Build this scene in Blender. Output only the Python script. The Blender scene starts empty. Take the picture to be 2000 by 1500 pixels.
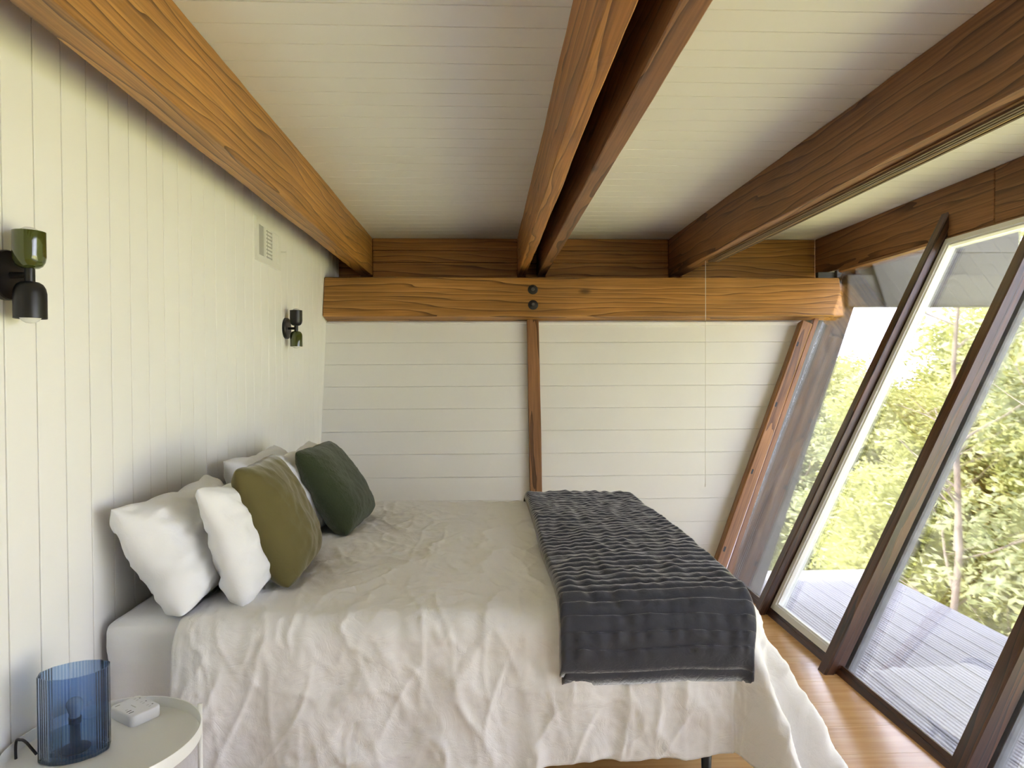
import bpy, bmesh, math, random
from mathutils import Vector, Matrix, noise

random.seed(7)
SC = bpy.context.scene
COL = SC.collection
PI = math.pi

# ------------------------------------------------------------------ camera
CAM_H = 1.46
F_PX, YAW, PITCH, ROLL = 1295.93, .0396, -.0166, -.0044
fwd = Vector((math.sin(YAW) * math.cos(PITCH), math.cos(YAW) * math.cos(PITCH), math.sin(PITCH)))
rgt = Vector((math.cos(YAW), -math.sin(YAW), 0))
upv = rgt.cross(fwd)
r2 = math.cos(ROLL) * rgt + math.sin(ROLL) * upv
u2 = -math.sin(ROLL) * rgt + math.cos(ROLL) * upv
cam_data = bpy.data.cameras.new('camera')
cam_data.sensor_width = 36.0
cam_data.lens = F_PX / 2000 * 36
cam_data.clip_start = .02
cam_data.clip_end = 300
cam = bpy.data.objects.new('camera', cam_data)
COL.objects.link(cam)
m = Matrix((r2, u2, -fwd)).transposed().to_4x4()
m.translation = (0, 0, CAM_H)
cam.matrix_world = m
SC.camera = cam

# ------------------------------------------------------------------ sky, sun, exposure
world = bpy.data.worlds.new('sky')
SC.world = world
world.use_nodes = True
bg = world.node_tree.nodes['Background']
bg.inputs['Color'].default_value = (.845, .862, 1.09, 1)
bg.inputs['Strength'].default_value = 6.5
sun_data = bpy.data.lights.new('sun', 'SUN')
sun_data.energy = 15.0
sun_data.angle = math.radians(1.0)
sun_data.color = (1.0, .94, .82)
sun = bpy.data.objects.new('sun', sun_data)
COL.objects.link(sun)
# sunlight travels towards +X, a little -Y, and down (the sun stands behind the house)
sun.rotation_euler = Vector((.62, -.28, -.73)).to_track_quat('-Z', 'Y').to_euler()
sun.location = (-8, 6, 12)
SC.view_settings.view_transform = 'Standard'
SC.view_settings.look = 'None'
SC.view_settings.gamma = 1
SC.view_settings.use_curve_mapping = False
SC.view_settings.exposure = 1.28

# ------------------------------------------------------------------ geometry of the room (metres)
XL = -1.2007              # left wall
ZC, ZJ, ZH = 2.5748, 2.268, 2.267   # ceiling, joist bottoms, window header bottom
X0, T = 1.6933, .4824     # window wall: X = X0 + T z (leans outwards)
Y0, B = 4.6672, .2164     # back wall: Y = Y0 + B z (leans outwards)
XH = 2.787                # face of the window header
YF = 5.52                 # fascia above the back beam
YR = -1.6                 # rear wall behind the camera
TN = math.hypot(1, T)
BN = math.hypot(1, B)
WU = Vector((T, 0, 1)) / TN      # up the window wall
WO = Vector((1, 0, -T)) / TN     # outwards
BU = Vector((0, B, 1)) / BN      # up the back wall
BI = Vector((0, -1, B)) / BN     # inwards from the back wall


def Wp(y, s, n):
    return Vector((X0, y, 0)) + WU * s + WO * n


def Bp(x, s, n):
    return Vector((x, Y0, 0)) + BU * s + BI * n


# ------------------------------------------------------------------ materials
MATS = {}


def newmat(name):
    mt = bpy.data.materials.new(name)
    mt.use_nodes = True
    nt = mt.node_tree
    b = nt.nodes['Principled BSDF']
    MATS[name] = mt
    return mt, nt, b


def N(nt, typ, **kw):
    n = nt.nodes.new(typ)
    for k, v in kw.items():
        if hasattr(n, k):
            setattr(n, k, v)
        else:
            n.inputs[k.replace('_', ' ')].default_value = v
    return n


def ramp(nt, stops):
    n = nt.nodes.new('ShaderNodeValToRGB')
    e = n.color_ramp.elements
    while len(e) < len(stops):
        e.new(.5)
    for el, (p, c) in zip(e, stops):
        el.position = p
        el.color = (*c, 1)
    return n


def plain(name, col, rough=.5, metal=0., spec=.5, sheen=0., coat=0., bump=None, var=None):
    """bump=(scale, strength, distance); var=(scale, amount) soft colour variation"""
    mt, nt, b = newmat(name)
    b.inputs['Base Color'].default_value = (*col, 1)
    b.inputs['Roughness'].default_value = rough
    b.inputs['Metallic'].default_value = metal
    b.inputs['Specular IOR Level'].default_value = spec
    b.inputs['Sheen Weight'].default_value = sheen
    b.inputs['Coat Weight'].default_value = coat
    tc = N(nt, 'ShaderNodeTexCoord')
    if var:
        nz = N(nt, 'ShaderNodeTexNoise', Scale=var[0], Detail=4.0)
        nt.links.new(tc.outputs['Object'], nz.inputs['Vector'])
        rp = ramp(nt, [(.3, tuple(c * (1 - var[1]) for c in col)), (.7, tuple(min(1, c * (1 + var[1])) for c in col))])
        nt.links.new(nz.outputs['Fac'], rp.inputs['Fac'])
        nt.links.new(rp.outputs['Color'], b.inputs['Base Color'])
    if bump:
        nz = N(nt, 'ShaderNodeTexNoise', Scale=bump[0], Detail=5.0)
        nt.links.new(tc.outputs['Object'], nz.inputs['Vector'])
        bp = N(nt, 'ShaderNodeBump', Strength=bump[1], Distance=bump[2])
        nt.links.new(nz.outputs['Fac'], bp.inputs['Height'])
        nt.links.new(bp.outputs['Normal'], b.inputs['Normal'])
    return mt


def wood(name, dark, mid, light, rough=.45, ring=7., streak=.35, stretch=.12, coat=0., knots=True):
    """fir with grain along the object's local X"""
    mt, nt, b = newmat(name)
    L = nt.links.new
    tc = N(nt, 'ShaderNodeTexCoord')
    oi = N(nt, 'ShaderNodeObjectInfo')
    rnd = N(nt, 'ShaderNodeMath', operation='MULTIPLY')
    rnd.inputs[1].default_value = 17.3
    L(oi.outputs['Random'], rnd.inputs[0])
    cmb = N(nt, 'ShaderNodeCombineXYZ')
    L(rnd.outputs[0], cmb.inputs[0])
    off = N(nt, 'ShaderNodeVectorMath', operation='ADD')
    L(tc.outputs['Object'], off.inputs[0])
    L(cmb.outputs[0], off.inputs[1])
    mp = N(nt, 'ShaderNodeMapping')
    mp.inputs['Scale'].default_value = (stretch, 1, 1)
    mp.inputs['Location'].default_value = (0, .13, .21)
    L(off.outputs[0], mp.inputs['Vector'])
    # slow waviness of the growth rings
    nz = N(nt, 'ShaderNodeTexNoise', Scale=3.2, Detail=3.0, Roughness=.5)
    L(mp.outputs[0], nz.inputs['Vector'])
    sub = N(nt, 'ShaderNodeVectorMath', operation='SUBTRACT')
    sub.inputs[1].default_value = (.5, .5, .5)
    L(nz.outputs['Color'], sub.inputs[0])
    scl = N(nt, 'ShaderNodeVectorMath', operation='SCALE')
    scl.inputs['Scale'].default_value = .34
    L(sub.outputs[0], scl.inputs[0])
    add = N(nt, 'ShaderNodeVectorMath', operation='ADD')
    L(mp.outputs[0], add.inputs[0])
    L(scl.outputs[0], add.inputs[1])
    wv = N(nt, 'ShaderNodeTexWave', wave_type='RINGS', rings_direction='X', wave_profile='SAW',
           Scale=ring, Distortion=2.2, Detail=3.0)
    wv.inputs['Detail Scale'].default_value = 1.6
    L(add.outputs[0], wv.inputs['Vector'])
    rp = ramp(nt, [(0., light), (.5, mid), (.8, mid), (1., dark)])
    L(wv.outputs['Fac'], rp.inputs['Fac'])
    # fine fibre streaks
    mp2 = N(nt, 'ShaderNodeMapping')
    mp2.inputs['Scale'].default_value = (3, 130, 130)
    L(off.outputs[0], mp2.inputs['Vector'])
    n2 = N(nt, 'ShaderNodeTexNoise', Scale=1.0, Detail=3.0)
    L(mp2.outputs[0], n2.inputs['Vector'])
    mr = N(nt, 'ShaderNodeMapRange')
    mr.inputs['From Min'].default_value = .3
    mr.inputs['From Max'].default_value = .7
    mr.inputs['To Min'].default_value = 1 - streak
    mr.inputs['To Max'].default_value = 1 + streak * .35
    L(n2.outputs['Fac'], mr.inputs['Value'])
    # broad blotches of tone
    n3 = N(nt, 'ShaderNodeTexNoise', Scale=2.3, Detail=2.0)
    mp3 = N(nt, 'ShaderNodeMapping')
    mp3.inputs['Scale'].default_value = (.6, 2.5, 2.5)
    L(off.outputs[0], mp3.inputs['Vector'])
    L(mp3.outputs[0], n3.inputs['Vector'])
    mr3 = N(nt, 'ShaderNodeMapRange')
    mr3.inputs['From Min'].default_value = .3
    mr3.inputs['From Max'].default_value = .7
    mr3.inputs['To Min'].default_value = .78
    mr3.inputs['To Max'].default_value = 1.12
    L(n3.outputs['Fac'], mr3.inputs['Value'])
    mul = N(nt, 'ShaderNodeMath', operation='MULTIPLY')
    L(mr.outputs[0], mul.inputs[0])
    L(mr3.outputs[0], mul.inputs[1])
    mx = N(nt, 'ShaderNodeVectorMath', operation='SCALE')
    L(rp.outputs['Color'], mx.inputs[0])
    L(mul.outputs[0], mx.inputs['Scale'])
    last = mx.outputs[0]
    if knots:
        mp4 = N(nt, 'ShaderNodeMapping')
        mp4.inputs['Scale'].default_value = (2.0, 4.4, 4.4)
        L(off.outputs[0], mp4.inputs['Vector'])
        vo = N(nt, 'ShaderNodeTexVoronoi', Scale=1.0)
        L(mp4.outputs[0], vo.inputs['Vector'])
        kr = ramp(nt, [(.0, (1, 1, 1)), (.05, (.9, .9, .9)), (.12, (0, 0, 0))])
        L(vo.outputs['Distance'], kr.inputs['Fac'])
        kf = N(nt, 'ShaderNodeMath', operation='MULTIPLY')
        kf.inputs[1].default_value = .8
        L(kr.outputs['Color'], kf.inputs[0])
        mk = N(nt, 'ShaderNodeMix', data_type='RGBA')
        L(kf.outputs[0], mk.inputs['Factor'])
        L(last, mk.inputs['A'])
        mk.inputs['B'].default_value = (*[c * .55 for c in dark], 1)
        last = mk.outputs['Result']
    L(last, b.inputs['Base Color'])
    b.inputs['Roughness'].default_value = rough
    b.inputs['Coat Weight'].default_value = coat
    b.inputs['Coat Roughness'].default_value = .25
    bp = N(nt, 'ShaderNodeBump', Strength=.25, Distance=.002)
    L(n2.outputs['Fac'], bp.inputs['Height'])
    L(bp.outputs['Normal'], b.inputs['Normal'])
    return mt


def thin_glass(name, tint, gloss=.6, rough=0., ribs=None):
    mt, nt, b = newmat(name)
    L = nt.links.new
    nt.nodes.remove(b)
    out = nt.nodes['Material Output']
    tr = N(nt, 'ShaderNodeBsdfTransparent')
    tr.inputs['Color'].default_value = (*tint, 1)
    gl = N(nt, 'ShaderNodeBsdfGlossy')
    gl.inputs['Roughness'].default_value = rough
    gl.inputs['Color'].default_value = (1, 1, 1, 1)
    fr = N(nt, 'ShaderNodeFresnel')
    fr.inputs['IOR'].default_value = 1.5
    mu = N(nt, 'ShaderNodeMath', operation='MULTIPLY')
    mu.inputs[1].default_value = gloss
    L(fr.outputs[0], mu.inputs[0])
    mx = N(nt, 'ShaderNodeMixShader')
    L(mu.outputs[0], mx.inputs[0])
    L(tr.outputs[0], mx.inputs[1])
    L(gl.outputs[0], mx.inputs[2])
    L(mx.outputs[0], out.inputs['Surface'])
    return mt


white = plain('white_paint', (.84, .835, .81), .42, bump=(45, .06, .002), var=(2.0, .015))
white_trim = plain('white_trim', (.85, .84, .82), .4)
fir = wood('fir_beam', (.14, .052, .012), (.40, .170, .042), (.51, .240, .066), .5)
fir_gold = wood('fir_gold', (.11, .042, .010), (.41, .192, .046), (.52, .265, .075), .45)
fir_red = wood('fir_red', (.085, .034, .013), (.26, .118, .047), (.33, .160, .068), .5)
cedar = wood('window_wood', (.016, .008, .005), (.068, .027, .014), (.11, .044, .020), .38, coat=.25, knots=False)
cedar_gold = wood('trim_wood', (.11, .043, .014), (.29, .128, .046), (.38, .18, .068), .42, coat=.15, knots=False)
grey_wood = wood('weathered_wood', (.040, .039, .036), (.070, .069, .064), (.086, .085, .080), .85, knots=False)
alu = plain('white_aluminium', (.80, .81, .78), .35)
iron = plain('blackened_iron', (.035, .035, .034), .55, metal=.6, bump=(60, .4, .002))
black_metal = plain('black_metal', (.006, .006, .007), .38)
black_plastic = plain('black_plastic', (.008, .008, .009), .45)
white_metal = plain('white_lacquer', (.80, .80, .76), .32)
white_plastic = plain('white_plastic', (.83, .84, .86), .35)
grey_dark = plain('dark_slot', (.03, .03, .035), .6)
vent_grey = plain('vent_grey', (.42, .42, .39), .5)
dark_void = plain('duct_dark', (.02, .02, .02), .8)
glass = thin_glass('window_glass', (.95, .96, .95), .75)
bulb_mat = plain('opal_bulb', (.75, .76, .72), .25)
track_mat = plain('brown_track', (.12, .075, .045), .4)
track_light = plain('tan_track', (.42, .27, .14), .45)
cord_mat = plain('cotton_cord', (.72, .70, .64), .8)
mullion_cover = plain('grey_cover', (.17, .18, .18), .55, var=(14, .25))


def floor_material():
    mt, nt, b = newmat('oak_floor')
    L = nt.links.new
    tc = N(nt, 'ShaderNodeTexCoord')
    oi = N(nt, 'ShaderNodeObjectInfo')
    cmb = N(nt, 'ShaderNodeCombineXYZ')
    rnd = N(nt, 'ShaderNodeMath', operation='MULTIPLY')
    rnd.inputs[1].default_value = 31.0
    L(oi.outputs['Random'], rnd.inputs[0])
    L(rnd.outputs[0], cmb.inputs[0])
    L(rnd.outputs[0], cmb.inputs[1])
    off = N(nt, 'ShaderNodeVectorMath', operation='ADD')
    L(tc.outputs['Object'], off.inputs[0])
    L(cmb.outputs[0], off.inputs[1])
    mp = N(nt, 'ShaderNodeMapping')
    mp.inputs['Scale'].default_value = (1.2, 22, 1)
    L(off.outputs[0], mp.inputs['Vector'])
    nz = N(nt, 'ShaderNodeTexNoise', Scale=1.6, Detail=5.0, Distortion=.5)
    L(mp.outputs[0], nz.inputs['Vector'])
    rp = ramp(nt, [(.25, (.50, .265, .092)), (.5, (.60, .345, .135)), (.75, (.68, .42, .18))])
    L(nz.outputs['Fac'], rp.inputs['Fac'])
    L(rp.outputs['Color'], b.inputs['Base Color'])
    b.inputs['Roughness'].default_value = .22
    b.inputs['Coat Weight'].default_value = .3
    b.inputs['Coat Roughness'].default_value = .18
    return mt


floor_mat = floor_material()


def fabric(name, col, weave=420., crease=9., cstr=.35, rough=.9, sheen=.3, fine=.25, sheen_rough=.5):
    mt, nt, b = newmat(name)
    L = nt.links.new
    tc = N(nt, 'ShaderNodeTexCoord')
    b.inputs['Base Color'].default_value = (*col, 1)
    b.inputs['Roughness'].default_value = rough
    b.inputs['Specular IOR Level'].default_value = .2
    b.inputs['Sheen Weight'].default_value = sheen
    b.inputs['Sheen Roughness'].default_value = sheen_rough
    n1 = N(nt, 'ShaderNodeTexNoise', Scale=crease, Detail=6.0, Roughness=.55, Distortion=1.4)
    L(tc.outputs['Object'], n1.inputs['Vector'])
    # ridge: |n-.5|
    sb = N(nt, 'ShaderNodeMath', operation='SUBTRACT')
    sb.inputs[1].default_value = .5
    L(n1.outputs['Fac'], sb.inputs[0])
    ab = N(nt, 'ShaderNodeMath', operation='ABSOLUTE')
    L(sb.outputs[0], ab.inputs[0])
    pw = N(nt, 'ShaderNodeMath', operation='POWER')
    pw.inputs[1].default_value = .6
    L(ab.outputs[0], pw.inputs[0])
    b1 = N(nt, 'ShaderNodeBump', Strength=cstr, Distance=.006)
    L(pw.outputs[0], b1.inputs['Height'])
    n2 = N(nt, 'ShaderNodeTexNoise', Scale=weave, Detail=2.0)
    L(tc.outputs['Object'], n2.inputs['Vector'])
    b2 = N(nt, 'ShaderNodeBump', Strength=fine, Distance=.0015)
    L(n2.outputs['Fac'], b2.inputs['Height'])
    L(b1.outputs['Normal'], b2.inputs['Normal'])
    L(b2.outputs['Normal'], b.inputs['Normal'])
    return mt


linen = fabric('white_linen', (.80, .795, .80), crease=7.0, cstr=.42, sheen=.1)
sheet = fabric('white_sheet', (.81, .815, .83), crease=6.0, cstr=.25, sheen=.1)
pillow_cotton = fabric('pillow_cotton', (.82, .83, .85), crease=5.0, cstr=.3, sheen=.1)
olive = fabric('olive_velvet', (.130, .110, .042), weave=500, crease=7, cstr=.3, sheen=.55, sheen_rough=.35)
green = fabric('green_boucle', (.042, .056, .026), weave=150, crease=60, cstr=.5, sheen=.25, fine=1.0)
charcoal = fabric('charcoal_velvet', (.054, .057, .074), weave=500, crease=26, cstr=.35, sheen=.9, sheen_rough=.32)


# ------------------------------------------------------------------ object helpers
def wm(o):
    if o.parent:
        return wm(o.parent) @ o.matrix_parent_inverse @ o.matrix_basis
    return o.matrix_basis.copy()


def adopt(o, parent):
    if parent is not None:
        o.parent = parent
        o.matrix_parent_inverse = wm(parent).inverted()
    return o


def tag(o, label=None, cat=None, group=None, kind=None):
    if label:
        o['label'] = label
    if cat:
        o['category'] = cat
    if group:
        o['group'] = group
    if kind:
        o['kind'] = kind
    return o


def empty(name, loc, label=None, cat=None, group=None, kind=None):
    o = bpy.data.objects.new(name, None)
    o.empty_display_size = .05
    o.location = loc
    COL.objects.link(o)
    return tag(o, label, cat, group, kind)


def link_mesh(name, me, mat, parent=None, mw=None, smooth=False):
    o = bpy.data.objects.new(name, me)
    COL.objects.link(o)
    if mat is not None and not me.materials:
        me.materials.append(mat)
    if mw is not None:
        o.matrix_basis = mw
    if smooth:
        me.polygons.foreach_set('use_smooth', [True] * len(me.polygons))
    return adopt(o, parent)


def mesh(name, verts, faces, mat, parent=None, mw=None, smooth=False):
    me = bpy.data.meshes.new(name)
    me.from_pydata([tuple(v) for v in verts], [], faces)
    me.update()
    return link_mesh(name, me, mat, parent, mw, smooth)


def bm_obj(name, bm, mat, parent=None, mw=None, smooth=False):
    me = bpy.data.meshes.new(name)
    bmesh.ops.recalc_face_normals(bm, faces=bm.faces)
    bm.to_mesh(me)
    bm.free()
    return link_mesh(name, me, mat, parent, mw, smooth)


def frame(O, ex, ey, ez):
    mt = Matrix((ex, ey, ez)).transposed().to_4x4()
    mt.translation = O
    return mt


def add_box(bm, x, y, z):
    vs = [bm.verts.new((x[i], y[j], z[k])) for i in (0, 1) for j in (0, 1) for k in (0, 1)]
    for f in ((0, 1, 3, 2), (4, 6, 7, 5), (0, 4, 5, 1), (2, 3, 7, 6), (0, 2, 6, 4), (1, 5, 7, 3)):
        bm.faces.new([vs[i] for i in f])
    return vs


def box(name, x, y, z, mat, parent=None, mw=None, bevel=0., seg=1):
    """box given by ranges; origin moved to its centre so the grain starts there"""
    c = Vector(((x[0] + x[1]) / 2, (y[0] + y[1]) / 2, (z[0] + z[1]) / 2))
    bm = bmesh.new()
    add_box(bm, (x[0] - c.x, x[1] - c.x), (y[0] - c.y, y[1] - c.y), (z[0] - c.z, z[1] - c.z))
    if bevel:
        bmesh.ops.bevel(bm, geom=bm.edges[:], offset=bevel, segments=seg, affect='EDGES', profile=.5)
    mt = (mw if mw is not None else Matrix.Identity(4)) @ Matrix.Translation(c)
    return bm_obj(name, bm, mat, parent, mt)


def timber(name, p0, p1, w, h, up, mat, parent=None, bevel=.004, warp=0.):
    """beam from p0 to p1 (centre line), w across, h along 'up'; grain runs along local X"""
    p0, p1 = Vector(p0), Vector(p1)
    ex = (p1 - p0).normalized()
    ez = Vector(up)
    ez = (ez - ex * ez.dot(ex)).normalized()
    ey = ez.cross(ex)
    L = (p1 - p0).length
    bm = bmesh.new()
    add_box(bm, (-L / 2, L / 2), (-w / 2, w / 2), (-h / 2, h / 2))
    if warp:
        long_e = [e for e in bm.edges if abs(e.verts[0].co.x - e.verts[1].co.x) > L * .5]
        bmesh.ops.subdivide_edges(bm, edges=long_e, cuts=int(L / .05), use_grid_fill=True)
        sd = random.random() * 50
        for v in bm.verts:
            q = Vector((v.co.x * 1.7 + sd, v.co.y * 9, v.co.z * 9))
            v.co.y += warp * noise.noise(q)
            v.co.z += warp * noise.noise(q + Vector((31, 7, 3)))
            q2 = Vector((v.co.x * 9 + sd, v.co.y * 9, v.co.z * 9))
            v.co.y += warp * .35 * noise.noise(q2)
            v.co.z += warp * .35 * noise.noise(q2 + Vector((3, 17, 5)))
    if bevel:
        ed = [e for e in bm.edges if e.calc_length() > 0 and len(e.link_faces) == 2 and e.calc_face_angle(0) > .8]
        bmesh.ops.bevel(bm, geom=ed, offset=bevel, segments=1, affect='EDGES')
    return bm_obj(name, bm, mat, parent, frame((p0 + p1) / 2, ex, ey, ez))


def lathe(name, prof, mat, parent=None, mw=None, n=32, smooth=True, cap=True):
    bm = bmesh.new()
    rings = []
    for r, z in prof:
        if r < 1e-6:
            rings.append([bm.verts.new((0, 0, z))])
        else:
            rings.append([bm.verts.new((r * math.cos(2 * PI * k / n), r * math.sin(2 * PI * k / n), z)) for k in range(n)])
    for a, b in zip(rings, rings[1:]):
        for k in range(n):
            k2 = (k + 1) % n
            if len(a) == 1 and len(b) == 1:
                continue
            if len(a) == 1:
                bm.faces.new((a[0], b[k], b[k2]))
            elif len(b) == 1:
                bm.faces.new((a[k], a[k2], b[0]))
            else:
                bm.faces.new((a[k], a[k2], b[k2], b[k]))
    o = bm_obj(name, bm, mat, parent, mw, smooth)
    if smooth:
        try:
            o.data.set_sharp_from_angle(angle=math.radians(38))
        except Exception:
            pass
    return o


def tube(name, pts, r, mat, parent=None, n=8, closed=False):
    """smooth tube through points"""
    P = [Vector(p) for p in pts]
    # Catmull-Rom resample
    Q = []
    for i in range(len(P) - 1):
        a, b, c, d = P[max(i - 1, 0)], P[i], P[i + 1], P[min(i + 2, len(P) - 1)]
        for k in range(8 if len(P) > 2 else 1):
            t = k / (8 if len(P) > 2 else 1)
            Q.append(.5 * ((2 * b) + (c - a) * t + (2 * a - 5 * b + 4 * c - d) * t * t + (3 * b - a - 3 * c + d) * t ** 3))
    Q.append(P[-1])
    bm = bmesh.new()
    rings = []
    ref = Vector((.31, .17, .93)).normalized()
    for i, q in enumerate(Q):
        tg = (Q[min(i + 1, len(Q) - 1)] - Q[max(i - 1, 0)]).normalized()
        a = tg.cross(ref)
        a = a.normalized() if a.length > 1e-4 else tg.orthogonal().normalized()
        b = tg.cross(a)
        rr = r(i / (len(Q) - 1)) if callable(r) else r
        rings.append([bm.verts.new(q + (a * math.cos(2 * PI * k / n) + b * math.sin(2 * PI * k / n)) * rr) for k in range(n)])
    for a, b in zip(rings, rings[1:]):
        for k in range(n):
            bm.faces.new((a[k], a[(k + 1) % n], b[(k + 1) % n], b[k]))
    bm.faces.new(rings[0][::-1])
    bm.faces.new(rings[-1])
    return bm_obj(name, bm, mat, parent, None, True)


def prism(name, prof, la, lb, place, mat, parent=None):
    """profile [(p,q)] swept from la(p,q) to lb(p,q); place(l,p,q)->world"""
    n = len(prof)
    vs = [place(la(p, q), p, q) for p, q in prof] + [place(lb(p, q), p, q) for p, q in prof]
    fs = [tuple(range(n))[::-1], tuple(range(n, 2 * n))]
    fs += [(i, (i + 1) % n, n + (i + 1) % n, n + i) for i in range(n)]
    bm = bmesh.new()
    bv = [bm.verts.new(v) for v in vs]
    for f in fs:
        bm.faces.new([bv[i] for i in f])
    return bm_obj(name, bm, mat, parent)


def plank_profile(a0, a1, thick, ch):
    """(across, outwards) profile of a tongue and groove board whose face looks towards +q at 0"""
    g = ch * .42
    return [(a0, -thick), (a1, -thick), (a1, -.008), (a1 - g, -.008), (a1 - g, -.0012), (a1 - g - .0012, 0), (a0 + g + .0012, 0), (a0 + g, -.0012), (a0 + g, -.008), (a0, -.008)]


# ------------------------------------------------------------------ room shell
# floor: planks running across the room towards the window
floor = box('floor', (-1.45, X0 + .07), (YR, 5.1), (-.12, -.018), plain('subfloor', (.10, .06, .03), .8))
tag(floor, kind='structure')
plank_cache = {}
row_w = .198
y = 4.83
row = 0
while y - row_w > YR:
    cuts = [-1.30]
    x = -1.30 + (.35 + .61 * ((row * 7) % 5) / 5 * 2)
    while x < X0 - .25:
        cuts.append(x)
        x += 1.22
    cuts.append(X0 + .05)
    for xa, xb in zip(cuts, cuts[1:]):
        key = round(xb - xa, 3)
        if key not in plank_cache:
            bm = bmesh.new()
            add_box(bm, (-(xb - xa) / 2 + .0004, (xb - xa) / 2 - .0004), (-row_w / 2 + .0004, row_w / 2 - .0004), (-.018, 0))
            bmesh.ops.bevel(bm, geom=[e for e in bm.edges if e.verts[0].co.z > -.001 and e.verts[1].co.z > -.001],
                            offset=.0006, segments=1, affect='EDGES')
            me = bpy.data.meshes.new('plank')
            bmesh.ops.recalc_face_normals(bm, faces=bm.faces)
            bm.to_mesh(me)
            bm.free()
            me.materials.append(floor_mat)
            plank_cache[key] = me
        o = bpy.data.objects.new('plank', plank_cache[key])
        o.location = ((xa + xb) / 2, y - row_w / 2, 0)
        COL.objects.link(o)
        adopt(o, floor)
    y -= row_w
    row += 1

# left wall: vertical boards
wall_left = box('wall_left', (XL - .14, XL - .02), (YR, 5.6), (-.1, ZC + .02), white)
tag(wall_left, kind='structure')
pitch = .1190
yg = 1.708 - pitch * math.ceil((1.708 - YR) / pitch)
while yg < 5.55:
    prism('board', plank_profile(yg, yg + pitch, .02, .0056), lambda p, q: 0.0, lambda p, q: ZC,
          lambda l, p, q: Vector((XL + q, p, l)), white, wall_left)
    yg += pitch

# back wall: horizontal boards in two bays
backing = prism('wall_back', [(-.1, -.10), (2.02, -.10), (2.02, -.02), (-.1, -.02)], lambda p, q: XL - .1,
                lambda p, q: 1.62 + .455 * p, lambda l, p, q: Bp(l, p, q), white)
wall_back = tag(backing, kind='structure')
zs = [0.045 + .1645 * k for k in range(12)]
for k in range(11):
    s0, s1 = zs[k] * BN, zs[k + 1] * BN
    for xa, xb in ((lambda p, q: XL, lambda p, q: .36), (lambda p, q: .36, lambda p, q: 1.60 + .455 * p)):
        if k == 0:
            s_lo = 0.0
        prism('board', plank_profile(s0 if k else 0.0, s1, .02, .0052), xa, xb, lambda l, p, q: Bp(l, p, q), white, wall_back)
# thin white bead under the beam in the right-hand bay
t1 = prism('trim_1', [(1.862, 0), (1.884, 0), (1.884, .014), (1.862, .010)], lambda p, q: .405, lambda p, q: 1.57 + .455 * p,
           lambda l, p, q: Bp(l, p, q), white_trim)
tag(t1, kind='structure')
t2 = prism('trim_2', [(1.872, 0), (1.884, 0), (1.884, .010), (1.872, .008)], lambda p, q: XL, lambda p, q: .313,
           lambda l, p, q: Bp(l, p, q), white_trim)
tag(t2, kind='structure')

# ceiling boards running across the joists
ceiling = box('ceiling', (-1.34, XH + .12), (YR, YF + .1), (ZC + .02, ZC + .10), white)
tag(ceiling, kind='structure')
cp_ = .1275
yc = 2.034 - cp_ * math.ceil((2.034 - YR) / cp_)
while yc < YF + .05:
    prism('board', plank_profile(yc, yc + cp_, .02, .0056), lambda p, q: XL - .02, lambda p, q: XH + .05,
          lambda l, p, q: Vector((l, p, ZC - q)), white, ceiling)
    yc += cp_

# rear wall behind the camera
wall_rear = box('wall_rear', (-1.34, 2.95), (YR - .12, YR), (-.1, ZC), white)
tag(wall_rear, kind='structure')

# unseen slab added overhead to block light, overhang cut short to admit sky
roof_blocker = box('roof_blocker', (-1.6, 3.10), (YR - .5, 6.1), (ZC + .11, ZC + .25), grey_wood)
tag(roof_blocker, kind='structure')

# ------------------------------------------------------------------ timber frame
E_Y = YF - .001
jz, jh = (ZC + ZJ) / 2, ZC - ZJ
j1 = timber('ceiling_beam', (-.977, YR, jz), (-.977, E_Y, jz), .105, jh, (0, 0, 1), fir_gold, warp=.004)
tag(j1, 'wide golden fir ceiling beam running along the white board wall with the sconces', 'beam')
j2 = timber('ceiling_beam', (.302, YR, jz), (.302, E_Y, jz), .068, jh, (0, 0, 1), fir, warp=.004)
tag(j2, 'ceiling beam of the close pair, the one on the headboard wall side', 'beam')
j3 = timber('ceiling_beam', (.465, YR, jz), (.465, E_Y, jz), .072, jh, (0, 0, 1), fir_red, warp=.003)
tag(j3, 'ceiling beam of the close pair, the one on the window side', 'beam')
j4 = timber('ceiling_beam', (1.592, YR, jz), (1.592, E_Y, jz), .114, jh, (0, 0, 1), fir_red, warp=.004)
tag(j4, 'reddish brown ceiling beam with a grooved curtain track under its edge', 'beam')
# dark strip closing the gap between the paired beams
gap = box('trim_3', (.338, .427), (YR, E_Y), (ZC - .03, ZC - .004), plain('gap_dark', (.02, .012, .008), .7))
tag(gap, kind='structure')

# curtain track under the fourth beam
trk = empty('curtain_track', (1.655, 1.6, ZJ), 'narrow brown grooved curtain track fixed along the underside edge of a beam', 'curtain track')
for i, (xa, xb, dz, mt) in enumerate(((1.598, 1.676, .004, track_light), (1.600, 1.610, .013, track_mat), (1.617, 1.628, .013, track_mat),
                                      (1.635, 1.646, .013, track_mat), (1.653, 1.658, .012, track_light), (1.664, 1.674, .014, track_mat))):
    box('track_base' if i == 0 else 'track_rib', (xa, xb), (YR + .05, 4.72), (ZJ - .004 - dz, ZJ - .002), mt, trk)

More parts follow.
